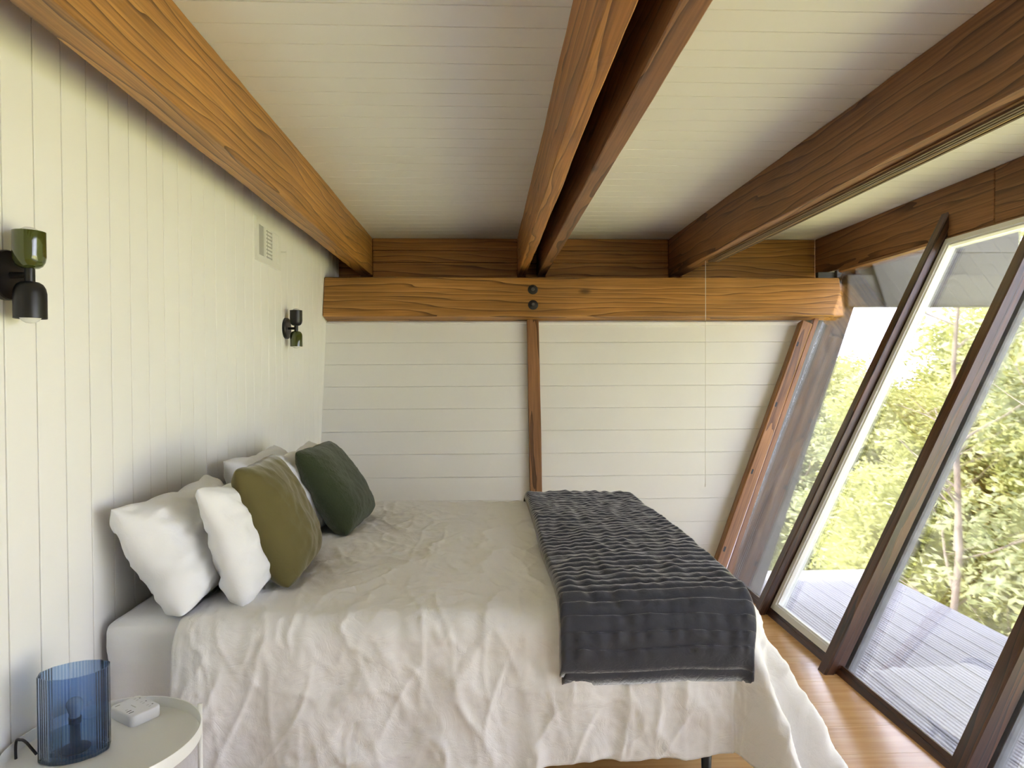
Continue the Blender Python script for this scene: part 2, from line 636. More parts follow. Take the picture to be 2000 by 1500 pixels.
# big beam on the back wall, with bolts
bb = timber('back_beam', Bp(XL + .002, 2.052, .065), Bp(2.72, 2.052, .065), .13, .305, BU, fir_gold, warp=.003, bevel=.007)
tag(bb, 'large horizontal golden fir beam across the back wall under the joist ends', 'beam')
for k, s in enumerate((2.105, 1.985)):
    mt = frame(Bp(.357, s, .1315), Vector((1, 0, 0)), BU, BI)
    r = empty('bolt_washer', Bp(.357, s, .1315),
              ('upper' if k == 0 else 'lower') + ' round iron bolt washer on the back beam above the wall post', 'bolt')
    wsh = lathe('washer', [(0, .006), (.030, .007), (.037, .003), (.038, -.002), (0, -.002)], iron, r, mt, 24)
    lathe('nut', [(0, .020), (.011, .020), (.014, .017), (.014, .005), (0, .005)], plain('worn_iron' + str(k), (.10, .10, .095), .5, metal=.5), wsh, mt, 6, False)

# fascia boards between the joists, above the beam
fas = empty('fascia', (0, YF, ZJ), 'knotty orange boards closing the space between joists above the back beam', 'boards')
for (xa, xb, nb) in ((XL, -1.03, 3), (-.924, .268, 3), (.501, 1.535, 3), (1.649, XH, 1), (.336, .429, 1)):
    zz0, zz1 = 2.13, ZC
    edges = [zz0, 2.375, 2.475, zz1] if nb == 3 else [zz0, zz1]
    for za, zb in zip(edges, edges[1:]):
        box('board', (xa, xb), (YF, YF + .04), (za + .0015, zb - .0015), fir if nb == 3 else fir_gold, fas, None, .003)
bkb = box('light_stop_board', (XL - .1, XH + .1), (YF + .041, YF + .10), (2.0, ZC + .1), fir_red)  # added backing board, stops sky light leaking between the fascia boards
tag(bkb, kind='structure')
led = box('trim_4', (XL, XH), (5.10, YF + .04), (2.10, 2.15), fir_red)
tag(led, kind='structure')

# post on the back wall
wp = timber('wall_post', Bp(.359, -.02, .022), Bp(.359, 1.8995, .022), .088, .046, BI, fir_red, warp=.003)
tag(wp, 'narrow reddish brown post standing against the white back wall behind the bed', 'post')

# corner post where the back wall meets the windows, with mortises
cdir = Vector((T * .955, B, 1.0))
ch = cdir.normalized()
cp0 = Vector((1.607, 4.605, 0))
cpost = empty('corner_post', cp0, 'leaning brown corner post with four dark mortise slots beside the window', 'post')
timber('post', cp0 - cdir * .03, cp0 + cdir * 1.835, .085, .085, BI, cedar_gold, cpost, warp=.002, bevel=.01)
for zc_ in (.20, .73, 1.21, 1.66):
    q = cp0 + cdir * zc_ + BI * .042 + Vector((-.018, 0, 0))
    timber('mortise', q - ch * .018, q + ch * .018, .013, .004, BI, grey_dark, cpost, bevel=0)
ct = timber('window_trim', Vector((1.688, 4.630, -.02)), Vector((1.688, 4.630, 0)) + cdir * 1.90, .036, .05, BI, cedar_gold, None, warp=.0015)
tag(ct, 'thin light brown wooden strip between the corner post and the glass', 'trim')

# window header
for i, (ya, yb) in enumerate(((3.545, YF), (YR, 3.540))):
    hd = timber('window_header', (XH + .06, ya, (ZC + ZH) / 2), (XH + .06, yb, (ZC + ZH) / 2), .12, ZC - ZH - .002, (0, 0, 1), fir_red, warp=.002)
    tag(hd, ('reddish brown header timber over the windows, the length meeting the back wall' if i == 0
             else 'reddish brown header timber over the windows, the length with white framed sash below'), 'beam')

# slanted window posts
MY = [(3.897, 3.967), (3.107, 3.177), (2.222, 2.292), (1.36, 1.43), (.50, .57), (-.36, -.29), (-1.22, -1.15)]
mlab = ['slanted dark window post, next to the corner post', 'slanted dark window post with white framed sash behind it, away from the corner',
        'slanted dark window post third from the back wall', 'slanted dark window post fourth from the back wall',
        'slanted dark window post fifth from the back wall', 'slanted dark window post sixth from the back wall',
        'slanted dark window post nearest the rear wall']
for (ya, yb), lb in zip(MY, mlab):
    r = empty('window_post', Wp((ya + yb) / 2, 0, -.03), lb, 'post', 'slanted window posts')
    ym = (ya + yb) / 2
    timber('post', Wp(ym, -.06, -.042), Wp(ym, 2.74, -.042), yb - ya, .048, WO, cedar, r, warp=.0015, bevel=.006)
    timber('stop', Wp(ym, -.02, -.002), Wp(ym, 2.55, -.002), yb - ya - .018, .034, WO, cedar, r, bevel=.002)
    timber('outer_cover', Wp(ym, -.10, .05), Wp(ym, 2.52, .05), yb - ya - .006, .036, WO, mullion_cover, r, bevel=.003)

# panes, sills and the white sash
bays = [(3.932, 4.66), (3.142, 3.932), (2.257, 3.142), (1.395, 2.257), (.535, 1.395), (-.325, .535), (-1.185, -.325), (YR, -1.185)]
for i, (ya, yb) in enumerate(bays):
    w = empty('window_%d' % (i + 1), Wp((ya + yb) / 2, 0, 0), kind='structure')
    ytop = 5.12 if i == 0 else yb
    vs = [Wp(ya, .02, .018), Wp(yb, .02, .018), Wp(ytop, 2.53, .018), Wp(ya, 2.53, .018),
          Wp(ya, .02, .024), Wp(yb, .02, .024), Wp(ytop, 2.53, .024), Wp(ya, 2.53, .024)]
    bm = bmesh.new()
    bv = [bm.verts.new(v) for v in vs]
    for f in ((0, 1, 2, 3), (7, 6, 5, 4), (0, 4, 5, 1), (1, 5, 6, 2), (2, 6, 7, 3), (3, 7, 4, 0)):
        bm.faces.new([bv[k] for k in f])
    bm_obj('pane', bm, glass, w)
    timber('sill', Wp(ya, .004, .02), Wp(yb, .004, .02), .055, .042, WU, cedar, w, bevel=.003)
    timber('sill_bead', Wp(ya, .034, .008), Wp(yb, .034, .008), .018, .02, WU, cedar, w, bevel=.003)
    timber('head_bead', Wp(ya, 2.502, .006), Wp(ytop, 2.502, .006), .02, .022, WU, cedar_gold, w, bevel=.003)
    if i == 1:
        a, b_ = ya + .036, yb - .036
        for nm, p0, p1 in (('bottom_rail', (a, .062), (b_, .062)), ('top_rail', (a, 2.478), (b_, 2.478)),
                           ('stile', (a + .017, .045), (a + .017, 2.495)), ('stile', (b_ - .017, .045), (b_ - .017, 2.495))):
            horizontal = 'rail' in nm
            rl = timber(nm, Wp(*p0, .004), Wp(*p1, .004), .034, .034, WO, alu, w, bevel=.003)
            # raised inner bead of the aluminium profile
            d = .021 if p0[1] < 1 else -.021
            if horizontal:
                timber('bead', Wp(p0[0] + .02, p0[1] + d, .008), Wp(p1[0] - .02, p1[1] + d, .008), .012, .022, WO, alu, rl, bevel=.002)
            else:
                sd = .021 if p0[0] < (a + b_) / 2 else -.021
                timber('bead', Wp(p0[0] + sd, .08, .008), Wp(p1[0] + sd, 2.46, .008), .012, .022, WO, alu, rl, bevel=.002)

# ------------------------------------------------------------------ outside: eave wing, deck
wing = empty('weathered_post', (1.87, 4.72, -.15), 'weathered grey slanted board post outside the corner window', 'post')
g0, g1 = Vector((1.795, 4.72, -.15)), Vector((1.795, 4.72, -.15)) + Vector((.445, B, 1)) * 2.27
timber('post', g0, g1, .33, .05, BI, grey_wood, wing, bevel=.004)
eave = empty('eave_boards', (3.3, 5.15, 1.97), 'weathered grey boards under the eave outside the windows', 'boards')
box('beam', (2.83, 4.25), (5.09, 5.20), (1.972, 2.22), grey_wood, eave, None, .005)
box('board', (2.92, 4.25), (5.14, 5.20), (2.225, 2.40), grey_wood, eave, None, .003)
box('board', (2.92, 4.25), (5.14, 5.20), (2.404, 2.60), grey_wood, eave, None, .003)
box('board', (2.66, 2.90), (5.205, 5.25), (1.975, 2.20), grey_wood, eave, None, .003)  # filler added to close the light gap at the beam end
box('board', (2.68, 3.06), (5.255, 5.30), (2.12, 2.262), grey_wood, eave, None, .003)  # filler added to stop light between header and back beam
box('board', (2.81, 3.12), (5.21, 5.25), (2.21, 2.56), grey_wood, eave, None, .003)  # filler added behind the header to close the remaining light gap
timber('brace', Vector((3.02, 5.08, 2.52)), Vector((3.20, 5.08, 1.99)), .16, .03, (0, 1, 0), grey_wood, eave)


def deck_material():
    mt, nt, b = newmat('grooved_deck')
    L = nt.links.new
    b.inputs['Roughness'].default_value = .6
    tc = N(nt, 'ShaderNodeTexCoord')
    nz = N(nt, 'ShaderNodeTexNoise', Scale=3.0, Detail=5.0)
    L(tc.outputs['Object'], nz.inputs['Vector'])
    rp = ramp(nt, [(.3, (.168, .165, .174)), (.7, (.212, .209, .219))])
    L(nz.outputs['Fac'], rp.inputs['Fac'])
    L(rp.outputs['Color'], b.inputs['Base Color'])
    wv = N(nt, 'ShaderNodeTexWave', wave_type='BANDS', bands_direction='X', Scale=13.0, Distortion=.15)
    L(tc.outputs['Object'], wv.inputs['Vector'])
    bp = N(nt, 'ShaderNodeBump', Strength=.9, Distance=.006)
    L(wv.outputs['Fac'], bp.inputs['Height'])
    L(bp.outputs['Normal'], b.inputs['Normal'])
    return mt


deck_mat = deck_material()
deck = box('deck', (1.74, 3.12), (YR - 2, 5.22), (-.30, -.19), grey_wood)
tag(deck, kind='structure')
bm = bmesh.new()
add_box(bm, (-.0697, .0697), (-4.4, 4.4), (-.03, 0))
bmesh.ops.bevel(bm, geom=[e for e in bm.edges if abs(e.verts[0].co.y - e.verts[1].co.y) > 1], offset=.003, segments=1, affect='EDGES')
deck_me = bpy.data.meshes.new('deck_plank')
bmesh.ops.recalc_face_normals(bm, faces=bm.faces)
bm.to_mesh(deck_me)
bm.free()
deck_me.materials.append(deck_mat)
for k in range(10):
    o = bpy.data.objects.new('plank', deck_me)
    o.location = (1.815 + k * .1405, .86, -.15)
    COL.objects.link(o)
    adopt(o, deck)


# ------------------------------------------------------------------ trees beyond the deck
def leaf_material(name, c1, c2, c3):
    mt, nt, b = newmat(name)
    L = nt.links.new
    out = nt.nodes['Material Output']
    tc = N(nt, 'ShaderNodeTexCoord')
    nz = N(nt, 'ShaderNodeTexNoise', Scale=1.9, Detail=4.0, Roughness=.7)
    L(tc.outputs['Object'], nz.inputs['Vector'])
    rp = ramp(nt, [(.32, c1), (.5, c2), (.68, c3)])
    L(nz.outputs['Fac'], rp.inputs['Fac'])
    L(rp.outputs['Color'], b.inputs['Base Color'])
    b.inputs['Roughness'].default_value = .5
    tl = N(nt, 'ShaderNodeBsdfTranslucent')
    L(rp.outputs['Color'], tl.inputs['Color'])
    mx = N(nt, 'ShaderNodeMixShader')
    mx.inputs[0].default_value = .45
    L(b.outputs[0], mx.inputs[1])
    L(tl.outputs[0], mx.inputs[2])
    L(mx.outputs[0], out.inputs['Surface'])
    return mt


leaf_a = leaf_material('leaves_yellow_green', (.20, .22, .06), (.33, .34, .11), (.44, .42, .20))
leaf_b = leaf_material('leaves_pale_green', (.18, .21, .085), (.29, .31, .15), (.40, .40, .24))
bark = plain('pale_bark', (.15, .118, .09), .85, bump=(30, .6, .01), var=(8, .3))


def leaves_mesh(name, mat, n, blobs, seed, size):
    """narrow leaves scattered in sprays around branch ends inside blob volumes"""
    rnd = random.Random(seed)
    V, Fc = [], []
    clusters = []
    for (c, r) in blobs:
        for _ in range(int(26 * r * r) + 10):
            d = Vector((rnd.gauss(0, 1), rnd.gauss(0, 1), rnd.gauss(0, 1))).normalized()
            clusters.append((Vector(c) + d * r * rnd.uniform(.25, 1.0) ** .5, d))
    per = max(4, n // len(clusters))
    for cc, d in clusters:
        ax = (d + Vector((rnd.gauss(0, .6), rnd.gauss(0, .6), rnd.gauss(0, .4)))).normalized()
        for _ in range(per):
            p = cc + ax * rnd.uniform(-.32, .32) + Vector((rnd.gauss(0, .13), rnd.gauss(0, .13), rnd.gauss(0, .11)))
            t = (ax * .5 + Vector((rnd.gauss(0, 1), rnd.gauss(0, 1), rnd.gauss(-.35, .7)))).normalized()
            s = t.cross(Vector((rnd.gauss(0, 1), rnd.gauss(0, 1), rnd.gauss(0, 1)))).normalized()
            ln = size * rnd.uniform(.6, 1.3)
            wd = ln * .19
            i = len(V)
            V += [p, p + t * ln * .5 + s * wd, p + t * ln, p + t * ln * .5 - s * wd]
            Fc.append((i, i + 1, i + 2, i + 3))
    me = bpy.data.meshes.new(name)
    me.from_pydata([tuple(v) for v in V], [], Fc)
    me.materials.append(mat)
    return me


def blob_set(seed, h, r, k):
    rnd = random.Random(seed)
    out = []
    for i in range(k):
        a = rnd.uniform(0, 2 * PI)
        q = rnd.uniform(0, 1) ** .6 * r
        z = rnd.uniform(.22, .95) * h
        out.append(((q * math.cos(a), q * math.sin(a), z), rnd.uniform(.5, .95)))
    return out


crown_variants = [leaves_mesh('crown', leaf_a, 80000, blob_set(1, 5.6, 1.75, 26), 11, .105),
                  leaves_mesh('crown', leaf_b, 80000, blob_set(2, 5.2, 1.9, 26), 12, .105),
                  leaves_mesh('crown', leaf_a, 76000, blob_set(3, 5.0, 1.7, 24), 13, .10)]


def branchy(name, h, seed, parent, thick=.075, spread=1.0, nb=13):
    rnd = random.Random(seed)
    bm = bmesh.new()

    def limb(p0, p1, r0, r1, n=7, k=7, wob=.06):
        prev = None
        for i in range(k + 1):
            t = i / k
            q = p0.lerp(p1, t) + Vector((rnd.gauss(0, wob), rnd.gauss(0, wob), 0)) * (t > 0) * (1 if k > 3 else .5)
            r = r0 + (r1 - r0) * t
            ring = [bm.verts.new(q + Vector((math.cos(2 * PI * j / n), math.sin(2 * PI * j / n), 0)) * r) for j in range(n)]
            if prev:
                for j in range(n):
                    bm.faces.new((prev[j], prev[(j + 1) % n], ring[(j + 1) % n], ring[j]))
            prev = ring

    limb(Vector((0, 0, -.2)), Vector((.1, .1, h)), thick, thick * .35, wob=.03)
    for i in range(nb):
        z = h * rnd.uniform(.3, .95)
        a = rnd.uniform(0, 2 * PI)
        ln = rnd.uniform(.8, 1.7) * spread
        p = Vector((.1 * z / h, .1 * z / h, z))
        e = p + Vector((math.cos(a) * ln, math.sin(a) * ln, ln * rnd.uniform(.25, .8)))
        limb(p, e, thick * .36, thick * .1, 5, 4, .04)
        for j in range(2):
            q = p.lerp(e, rnd.uniform(.4, .8))
            limb(q, q + Vector((rnd.gauss(0, .4), rnd.gauss(0, .4), rnd.uniform(.1, .5))), thick * .16, thick * .06, 4, 3, .02)
    return bm_obj(name, bm, bark, parent, wm(parent), True)


GROUND = -3.6
ground = box('ground', (2.6, 60), (-40, 60), (GROUND - .3, GROUND), plain('grass_ground', (.50, .47, .19), .9, var=(1.5, .3)))
tag(ground, kind='structure')
tree_spots = [  # x, y, scale, variant, turn
    (6.2, 8.6, .92, 0, .3), (7.6, 6.4, 1.15, 1, 1.9), (10.5, 10.3, 1.35, 2, 4.0), (5.6, 11.6, .93, 1, 2.2),
    (9.9, 7.4, 1.45, 0, 5.1), (7.9, 13.0, .95, 0, 3.3), (12.6, 11.6, 1.7, 1, .9), (8.4, 4.2, 1.25, 2, 2.8),
    (10.8, 3.2, 1.6, 0, 1.1), (7.0, 16.5, .86, 2, 5.6), (11.6, 16.5, .90, 1, 4.4), (14.9, 8.0, 2.0, 2, 3.8),
    (16.0, 14.0, 2.0, 0, 2.4), (9.2, 21.0, .85, 1, 1.4), (13.5, 22.0, .88, 2, .2)]
words = ['with its crown just past the deck end', 'close beyond the deck edge', 'standing second row behind the deck', 'low beyond the grey eave post',
         'tall beside the bare pale trunk', 'far behind the grey eave post', 'tall in the far row, beside the very tall crown', 'close to the deck, towards the rear wall',
         'tall, off beyond the rear half of the deck', 'low in the far gap under the sky', 'far row below the sky gap', 'very tall crown in the far row',
         'very tall at the back of the far row', 'small in the farthest row under the open sky', 'broad in the farthest row']
for (x, yy, s, v, a), wd in zip(tree_spots, words):
    r = empty('tree', (x, yy, GROUND), ('yellow green' if v != 1 else 'pale green') + ' leafy tree ' + wd, 'tree', 'trees beyond the deck')
    r.scale = (s, s, s * .95)
    r.rotation_euler = (0, 0, a)
    c = bpy.data.objects.new('crown', crown_variants[v])
    COL.objects.link(c)
    c.parent = r
    c['kind'] = 'stuff'
    branchy('trunk', 4.4, 100 + int(x * 10), r)
bt = empty('tree', (4.50, 6.2, GROUND), 'thin tree with a bare pale trunk and sparse twigs outside the windows', 'tree', 'trees beyond the deck')
branchy('trunk', 6.0, 55, bt, .048, .62, 20)

# ------------------------------------------------------------------ bed
BX1, BYN, BYF = .80, 2.065, 3.74      # foot edge, near edge, far edge of the mattress
ZT = .700                             # mattress top
bed = empty('bed_frame', (-.19, 2.9, 0), 'low bed frame with black metal legs under the white bedding', 'bed')
box('side_rail', (-1.17, .78), (2.09, 2.13), (.30, .42), black_metal, bed, None, .004)
box('side_rail', (-1.17, .78), (3.68, 3.72), (.30, .42), black_metal, bed, None, .004)
box('foot_rail', (.74, .78), (2.13, 3.68), (.30, .42), black_metal, bed, None, .004)
box('head_rail', (-1.17, -1.13), (2.13, 3.68), (.30, .42), black_metal, bed, None, .004)
for xx in (-.9, -.55, -.2, .15, .5):
    box('slat', (xx - .05, xx + .05), (2.13, 3.68), (.395, .42), cedar_gold, bed, None, .003)
for xx in (-1.10, .712):
    for yy in (2.115, 3.69):
        bm = bmesh.new()
        bmesh.ops.create_cone(bm, cap_ends=True, segments=12, radius1=.012, radius2=.019, depth=.302)
        bm_obj('leg', bm, black_metal, bed, Matrix.Translation((xx, yy, .151)), True)


def fbm(p, o=4):
    return noise.fractal(p, .9, 2.1, o)


def ridge(p):
    return 1 - abs(noise.noise(p)) * 2


# mattress with fitted sheet
bm = bmesh.new()
nx, ny, nz_ = 60, 50, 12
add_box(bm, (-1.0, 1.0), (-1.0, 1.0), (-1.0, 1.0))
bmesh.ops.subdivide_edges(bm, edges=bm.edges[:], cuts=39, use_grid_fill=True)
mc = Vector(((-1.188 + BX1 - .02) / 2, (BYN + BYF) / 2, (.43 + ZT) / 2))
mh = Vector(((BX1 - .02 + 1.188) / 2, (BYF - BYN) / 2, (ZT - .43) / 2))
for v in bm.verts:
    p = Vector((v.co.x * mh.x, v.co.y * mh.y, v.co.z * mh.z))
    rr = .055
    inner = Vector([max(-h + rr, min(h - rr, c)) for c, h in zip(p, mh)])
    d = p - inner
    if d.length > 1e-6:
        p = inner + d.normalized() * rr * (1 if d.length >= rr * .5 else d.length / rr * 2)
    w_ = p + mc
    p += d.normalized() * .006 * fbm(Vector((w_.x * 3, w_.y * 4, w_.z * 14))) if d.length > 1e-6 else Vector((0, 0, 0))
    p.z += .004 * fbm(Vector((w_.x * 5, w_.y * 5, 3)))
    v.co = p
mattress = bm_obj('mattress', bm, sheet, None, Matrix.Translation(mc), True)
tag(mattress, 'thick mattress in a white fitted sheet, showing at the head beside the round table', 'mattress')


# duvet: a flat cloth folded over three edges of the mattress
def duvet_top(x, yv):
    z = ZT + .030
    z += .014 * math.exp(-((yv - 2.9) / .7) ** 2)
    z += .010 * fbm(Vector((x * 2.3, yv * 2.1, 1.3)), 3)
    # head end thins out where the pillows press
    z -= .016 * max(0, min(1, (-.62 - x) / .25))
    return z


def duvet_point(a, b, off=0.0, wrinkle=True, R=.055):
    """cloth coordinates (a along the bed, b across) -> world; R = plan radius of the foot corners"""
    ax = a - (BX1 - R)
    bn, bf = (BYN + R) - b, b - (BYF - R)
    by = max(bn, bf)
    sgn = -1 if bn > bf else 1
    th, corner = 0., 0.
    if ax > 0 and by > 0:
        dd = math.hypot(ax, by)
        n = Vector((ax / dd, sgn * by / dd, 0))
        d = max(0., dd - R)
        th = math.atan2(by, ax)
        corner = math.sin(2 * th) ** 2
        if d > 0:
            cx = BX1 - R + n.x * R
            cy = (BYN + R if sgn < 0 else BYF - R) + n.y * R
        else:
            cx, cy = a, b
        dx, dy = ax * d, by * d
    else:
        dx, dy = max(0., ax - R), max(0., by - R)
        d = dx + dy
        n = Vector((1, 0, 0)) if dx > 0 else Vector((0, sgn, 0))
        cx, cy = min(a, BX1), min(max(b, BYN), BYF)
        th = 0. if dx > 0 else PI / 2
    dn = dy if sgn < 0 else 0.
    z0 = duvet_top(cx, cy)
    wr = 0.
    if wrinkle:
        q = Vector((a * 5.5, b * 5.0, 0))
        wr += .0075 * (max(0, ridge(q + Vector((fbm(q * .6) * .7, 0, 5)))) ** 3 - .25)
        wr += .004 * fbm(Vector((a * 17, b * 15, 4.4)), 3)
        q3 = Vector((a * 11 + 2.2 * b, b * 3.2, 9))
        wr += .004 * max(0, ridge(q3)) ** 5
    if d < 1e-7:
        return Vector((cx, cy, z0 + off + wr))
    r = .085 + off
    arc = r * PI / 2
    if d < arc:
        o_, dr = r * math.sin(d / r), r * (1 - math.cos(d / r))
        nrm = n * math.sin(d / r) + Vector((0, 0, math.cos(d / r)))
    else:
        e = d - arc
        fl = .05
        # hanging folds along the straight sides
        if corner == 0:
            s_ = cx if dy > 0 else cy
            fl += .07 * noise.noise(Vector((s_ * 3.1, 2.2, 0.5))) + .035 * noise.noise(Vector((s_ * 8.5, 6.2, 1.5)))
        else:
            s_ = BX1 if th > PI / 4 else (BYN if dn > 0 else BYF)
            fl += (.07 * noise.noise(Vector((s_ * 3.1, 2.2, 0.5))) + .035 * noise.noise(Vector((s_ * 8.5, 6.2, 1.5)))) * (1 - corner)
        fl += corner * (.50 + .36 * math.cos((th - math.radians(25)) * 2 * PI / math.radians(43)))
        ang = math.atan(fl)
        # ease in
        k = min(1, e / .10)
        ang *= k * k * (3 - 2 * k) * .6 + .4
        o_ = r + e * math.sin(ang)
        dr = r + e * math.cos(ang)
        nrm = (n * math.cos(ang) + Vector((0, 0, math.sin(ang)))).normalized()
        if wrinkle:
            g = min(1, e / .12)
            s2 = a if dy > 0 else b
            wr += g * (.012 * noise.noise(Vector((s2 * 6.0 + .8 * e, e * 1.6, 8.8))) + .007 * max(0, ridge(Vector((s2 * 7.5 + 3 * e, e * 3.1, 2)))) ** 4)
    return Vector((cx, cy, z0 + off)) + n * o_ + Vector((0, 0, -dr)) + nrm * wr


A0, A1 = -.935, BX1 + .50
B0, B1 = BYN - .492, BYF + .42
NA, NB = 330, 380
V = []
for i in range(NA + 1):
    for j in range(NB + 1):
        a = A0 + (A1 - A0) * i / NA
        b = B0 + (B1 - B0) * j / NB
        # uneven hems
        if b < BYN:
            b = BYN + (b - BYN) * (1 + .07 * max(0, min(1, (.35 - a) / .5)) + .05 * noise.noise(Vector((a * 3.3, 1.7, 0))) + .035 * noise.noise(Vector((a * 9, 4.1, 0))))
        p = duvet_point(a, b)
        if i < 8:
            p.z -= (8 - i) * .0012
            if b < BYN:
                p.y += (8 - i) * .001
        p.z = max(p.z, .012)
        V.append(p)
F = [(i * (NB + 1) + j, (i + 1) * (NB + 1) + j, (i + 1) * (NB + 1) + j + 1, i * (NB + 1) + j + 1) for i in range(NA) for j in range(NB)]
duvet = mesh('duvet', V, F, linen, None, None, True)
sol = duvet.modifiers.new('thickness', 'SOLIDIFY')
sol.thickness = .012
sol.offset = -1
tag(duvet, 'crumpled white linen duvet spread over the bed and hanging over its sides', 'duvet')


# charcoal quilt folded across the foot of the bed
def quilt_layer(name, a0, a1, b0, b1, base, thick, parent, res_a, res_b, stitch=True, round_=.022):
    V = []
    for i in range(res_a + 1):
        for j in range(res_b + 1):
            a = a0 + (a1 - a0) * i / res_a
            b = b0 + (b1 - b0) * j / res_b
            # slightly wandering long edges
            a += .010 * noise.noise(Vector((b * 2.1, 3.0, i / res_a * .6)))
            e = min(i / res_a * (a1 - a0), (1 - i / res_a) * (a1 - a0), j / res_b * (b1 - b0), (1 - j / res_b) * (b1 - b0))
            k = min(1, e / round_)
            prof = math.sqrt(max(0, 1 - (1 - k) ** 2))
            hq = base + thick * prof
            if stitch:
                ph = (b - b0) / .0485 + .05 * noise.noise(Vector((a * 4, b * 2, 7)))
                fr = abs(ph - round(ph)) * 2          # 0 at the stitch, 1 between
                hq += (.0085 * (1 - (1 - min(1, fr * 1.15)) ** 2.2) - .004) * k
                hq += .008 * noise.noise(Vector((a * 32, b * 9, 3.3))) * min(1, fr * 1.6) * k
                hq += .0045 * fbm(Vector((a * 8, b * 8, 1.1)), 3) * k
            p = duvet_point(a, b, hq, False, .05)
            V.append(p)
    F = [(i * (res_b + 1) + j, (i + 1) * (res_b + 1) + j, (i + 1) * (res_b + 1) + j + 1, i * (res_b + 1) + j + 1)
         for i in range(res_a) for j in range(res_b)]
    o = mesh(name, V, F, charcoal, parent, None, True)
    s = o.modifiers.new('thickness', 'SOLIDIFY')
    s.thickness = .006
    s.offset = -1
    return o


quilt = empty('quilt', (.53, 2.9, ZT + .04), 'dark charcoal velvet quilt with stitched rows folded across the foot of the bed', 'quilt')
quilt_layer('top_layer', .215, .835, BYN - .262, BYF + .10, .020, .030, quilt, 110, 520)
quilt_layer('under_layer', .222, .842, BYN - .278, BYF + .09, .012, .016, quilt, 60, 120, False, .012)


# ------------------------------------------------------------------ pillows and cushions
def cushion(name, w, h, t, mat, bottom, lean, yaw, label, cat, seed, pinch=.07, wr=.010, res=56, p=2.6, group=None, tuft=0., sag=0., roll=0.):
    """knife-edge pillow: w along local Y, h along local Z, t along local X; bottom = point under its lower edge"""
    V = []
    idx = {}
    F = []

    def pos(u, v, side):
        tu = max(0, 1 - abs(u) ** p) ** .5
        tv = max(0, 1 - abs(v) ** p) ** .5
        th = t / 2 * tu * tv
        # fuller towards the lower half
        th *= 1 - .16 * v
        rc = .03 * abs(u * v) ** 8              # rounded corners
        yy = w / 2 * u * (1 - pinch * (1 - v * v) * abs(u) ** 2 - rc)
        zz = h / 2 * v * (1 - pinch * (1 - u * u) * abs(v) ** 2 - rc)
        q = Vector((u * 2.2 + seed, v * 2.2, side * .7))
        n1 = noise.noise(q) * wr * 1.3 + noise.noise(q * 2.7) * wr * .7
        # creases running in from the corners and edges
        rad = max(abs(u), abs(v))
        ang = math.atan2(v, u)
        cr = max(0, ridge(Vector((ang * 3.2 + seed, rad * 1.2, side)))) ** 4
        n2 = cr * wr * .45 * rad ** 2 * min(1, (1 - rad) * 4)
        edge = min(1, (1 - rad) * 7)
        x = side * (th + .004 * edge) + side * (n1 * edge + n2)
        if tuft:
            x += side * tuft * noise.noise(Vector((yy * 95 + seed, zz * 95, side * 3))) * edge
        # sagging top edge and wavy rim
        zz += -sag * (1 - u * u) * max(0, v) ** 2 + .008 * noise.noise(Vector((u * 3 + seed, v * 3, 5))) * (wr / .01)
        yy += .006 * noise.noise(Vector((u * 3, v * 3 + seed, 9))) * (wr / .01)
        x += .010 * noise.noise(Vector((u * 1.3 + seed, v * 1.7, 2))) * (1 - edge) * (wr / .01)
        return Vector((x, yy, zz))

    def coord(i):
        s = i / res * 2 - 1
        return math.copysign(1 - (1 - abs(s)) ** 1.5, s)

    for side in (1, -1):
        for i in range(res + 1):
            for j in range(res + 1):
                rim = i in (0, res) or j in (0, res)
                key = (i, j, 0 if rim else side)
                if key not in idx:
                    idx[key] = len(V)
                    V.append(pos(coord(i), coord(j), side))
    for side in (1, -1):
        g = lambda i, j: idx[(i, j, 0 if (i in (0, res) or j in (0, res)) else side)]
        for i in range(res):
            for j in range(res):
                f = (g(i, j), g(i + 1, j), g(i + 1, j + 1), g(i, j + 1))
                F.append(f if side > 0 else f[::-1])
    rot = Matrix.Rotation(yaw, 4, 'Z') @ Matrix.Rotation(-lean, 4, 'Y') @ Matrix.Rotation(roll, 4, 'X')
    mt = Matrix.Translation(bottom) @ rot @ Matrix.Translation((0, 0, h / 2))
    o = mesh(name, V, F, mat, None, mt, True)
    tag(o, label, cat, group)
    return o


D = math.radians
cushion('pillow', .72, .40, .22, pillow_cotton, (-.925, 2.395, .722), D(33), 0, 'white pillow leaning on the wall beside the bedside table, behind another white pillow', 'pillow', 1.3, pinch=.05, wr=.016, sag=.02, p=2.8, group='white bed pillows')
cushion('pillow', .70, .405, .17, pillow_cotton, (-.775, 2.455, .722), D(19), D(1), 'white pillow between the olive cushion and the pillow by the bedside table', 'pillow', 5.1, pinch=.05, wr=.016, sag=.02, p=2.8, group='white bed pillows')
cushion('pillow', .72, .42, .21, pillow_cotton, (-.935, 3.235, .722), D(28), 0, 'white pillow leaning on the wall at the far end of the bed head', 'pillow', 9.7, pinch=.05, wr=.016, sag=.02, p=2.8, group='white bed pillows')
cushion('pillow', .68, .42, .17, pillow_cotton, (-.785, 3.215, .722), D(21), 0, 'white pillow directly behind the dark green cushion', 'pillow', 13.9, pinch=.05, wr=.016, sag=.02, p=2.8, group='white bed pillows')
cushion('cushion', .46, .44, .18, olive, (-.675, 2.465, .738), D(23), D(3), 'olive velvet square cushion leaning on white pillows', 'cushion', 21.0, pinch=.035, wr=.006, p=3.0, res=70)
cushion('cushion', .51, .44, .18, green, (-.600, 3.18, .742), D(31), D(-3), 'dark green boucle cushion leaning near the middle of the bed head', 'cushion', 31.0, pinch=.03, wr=.005, tuft=.0016, p=3.0, res=120)

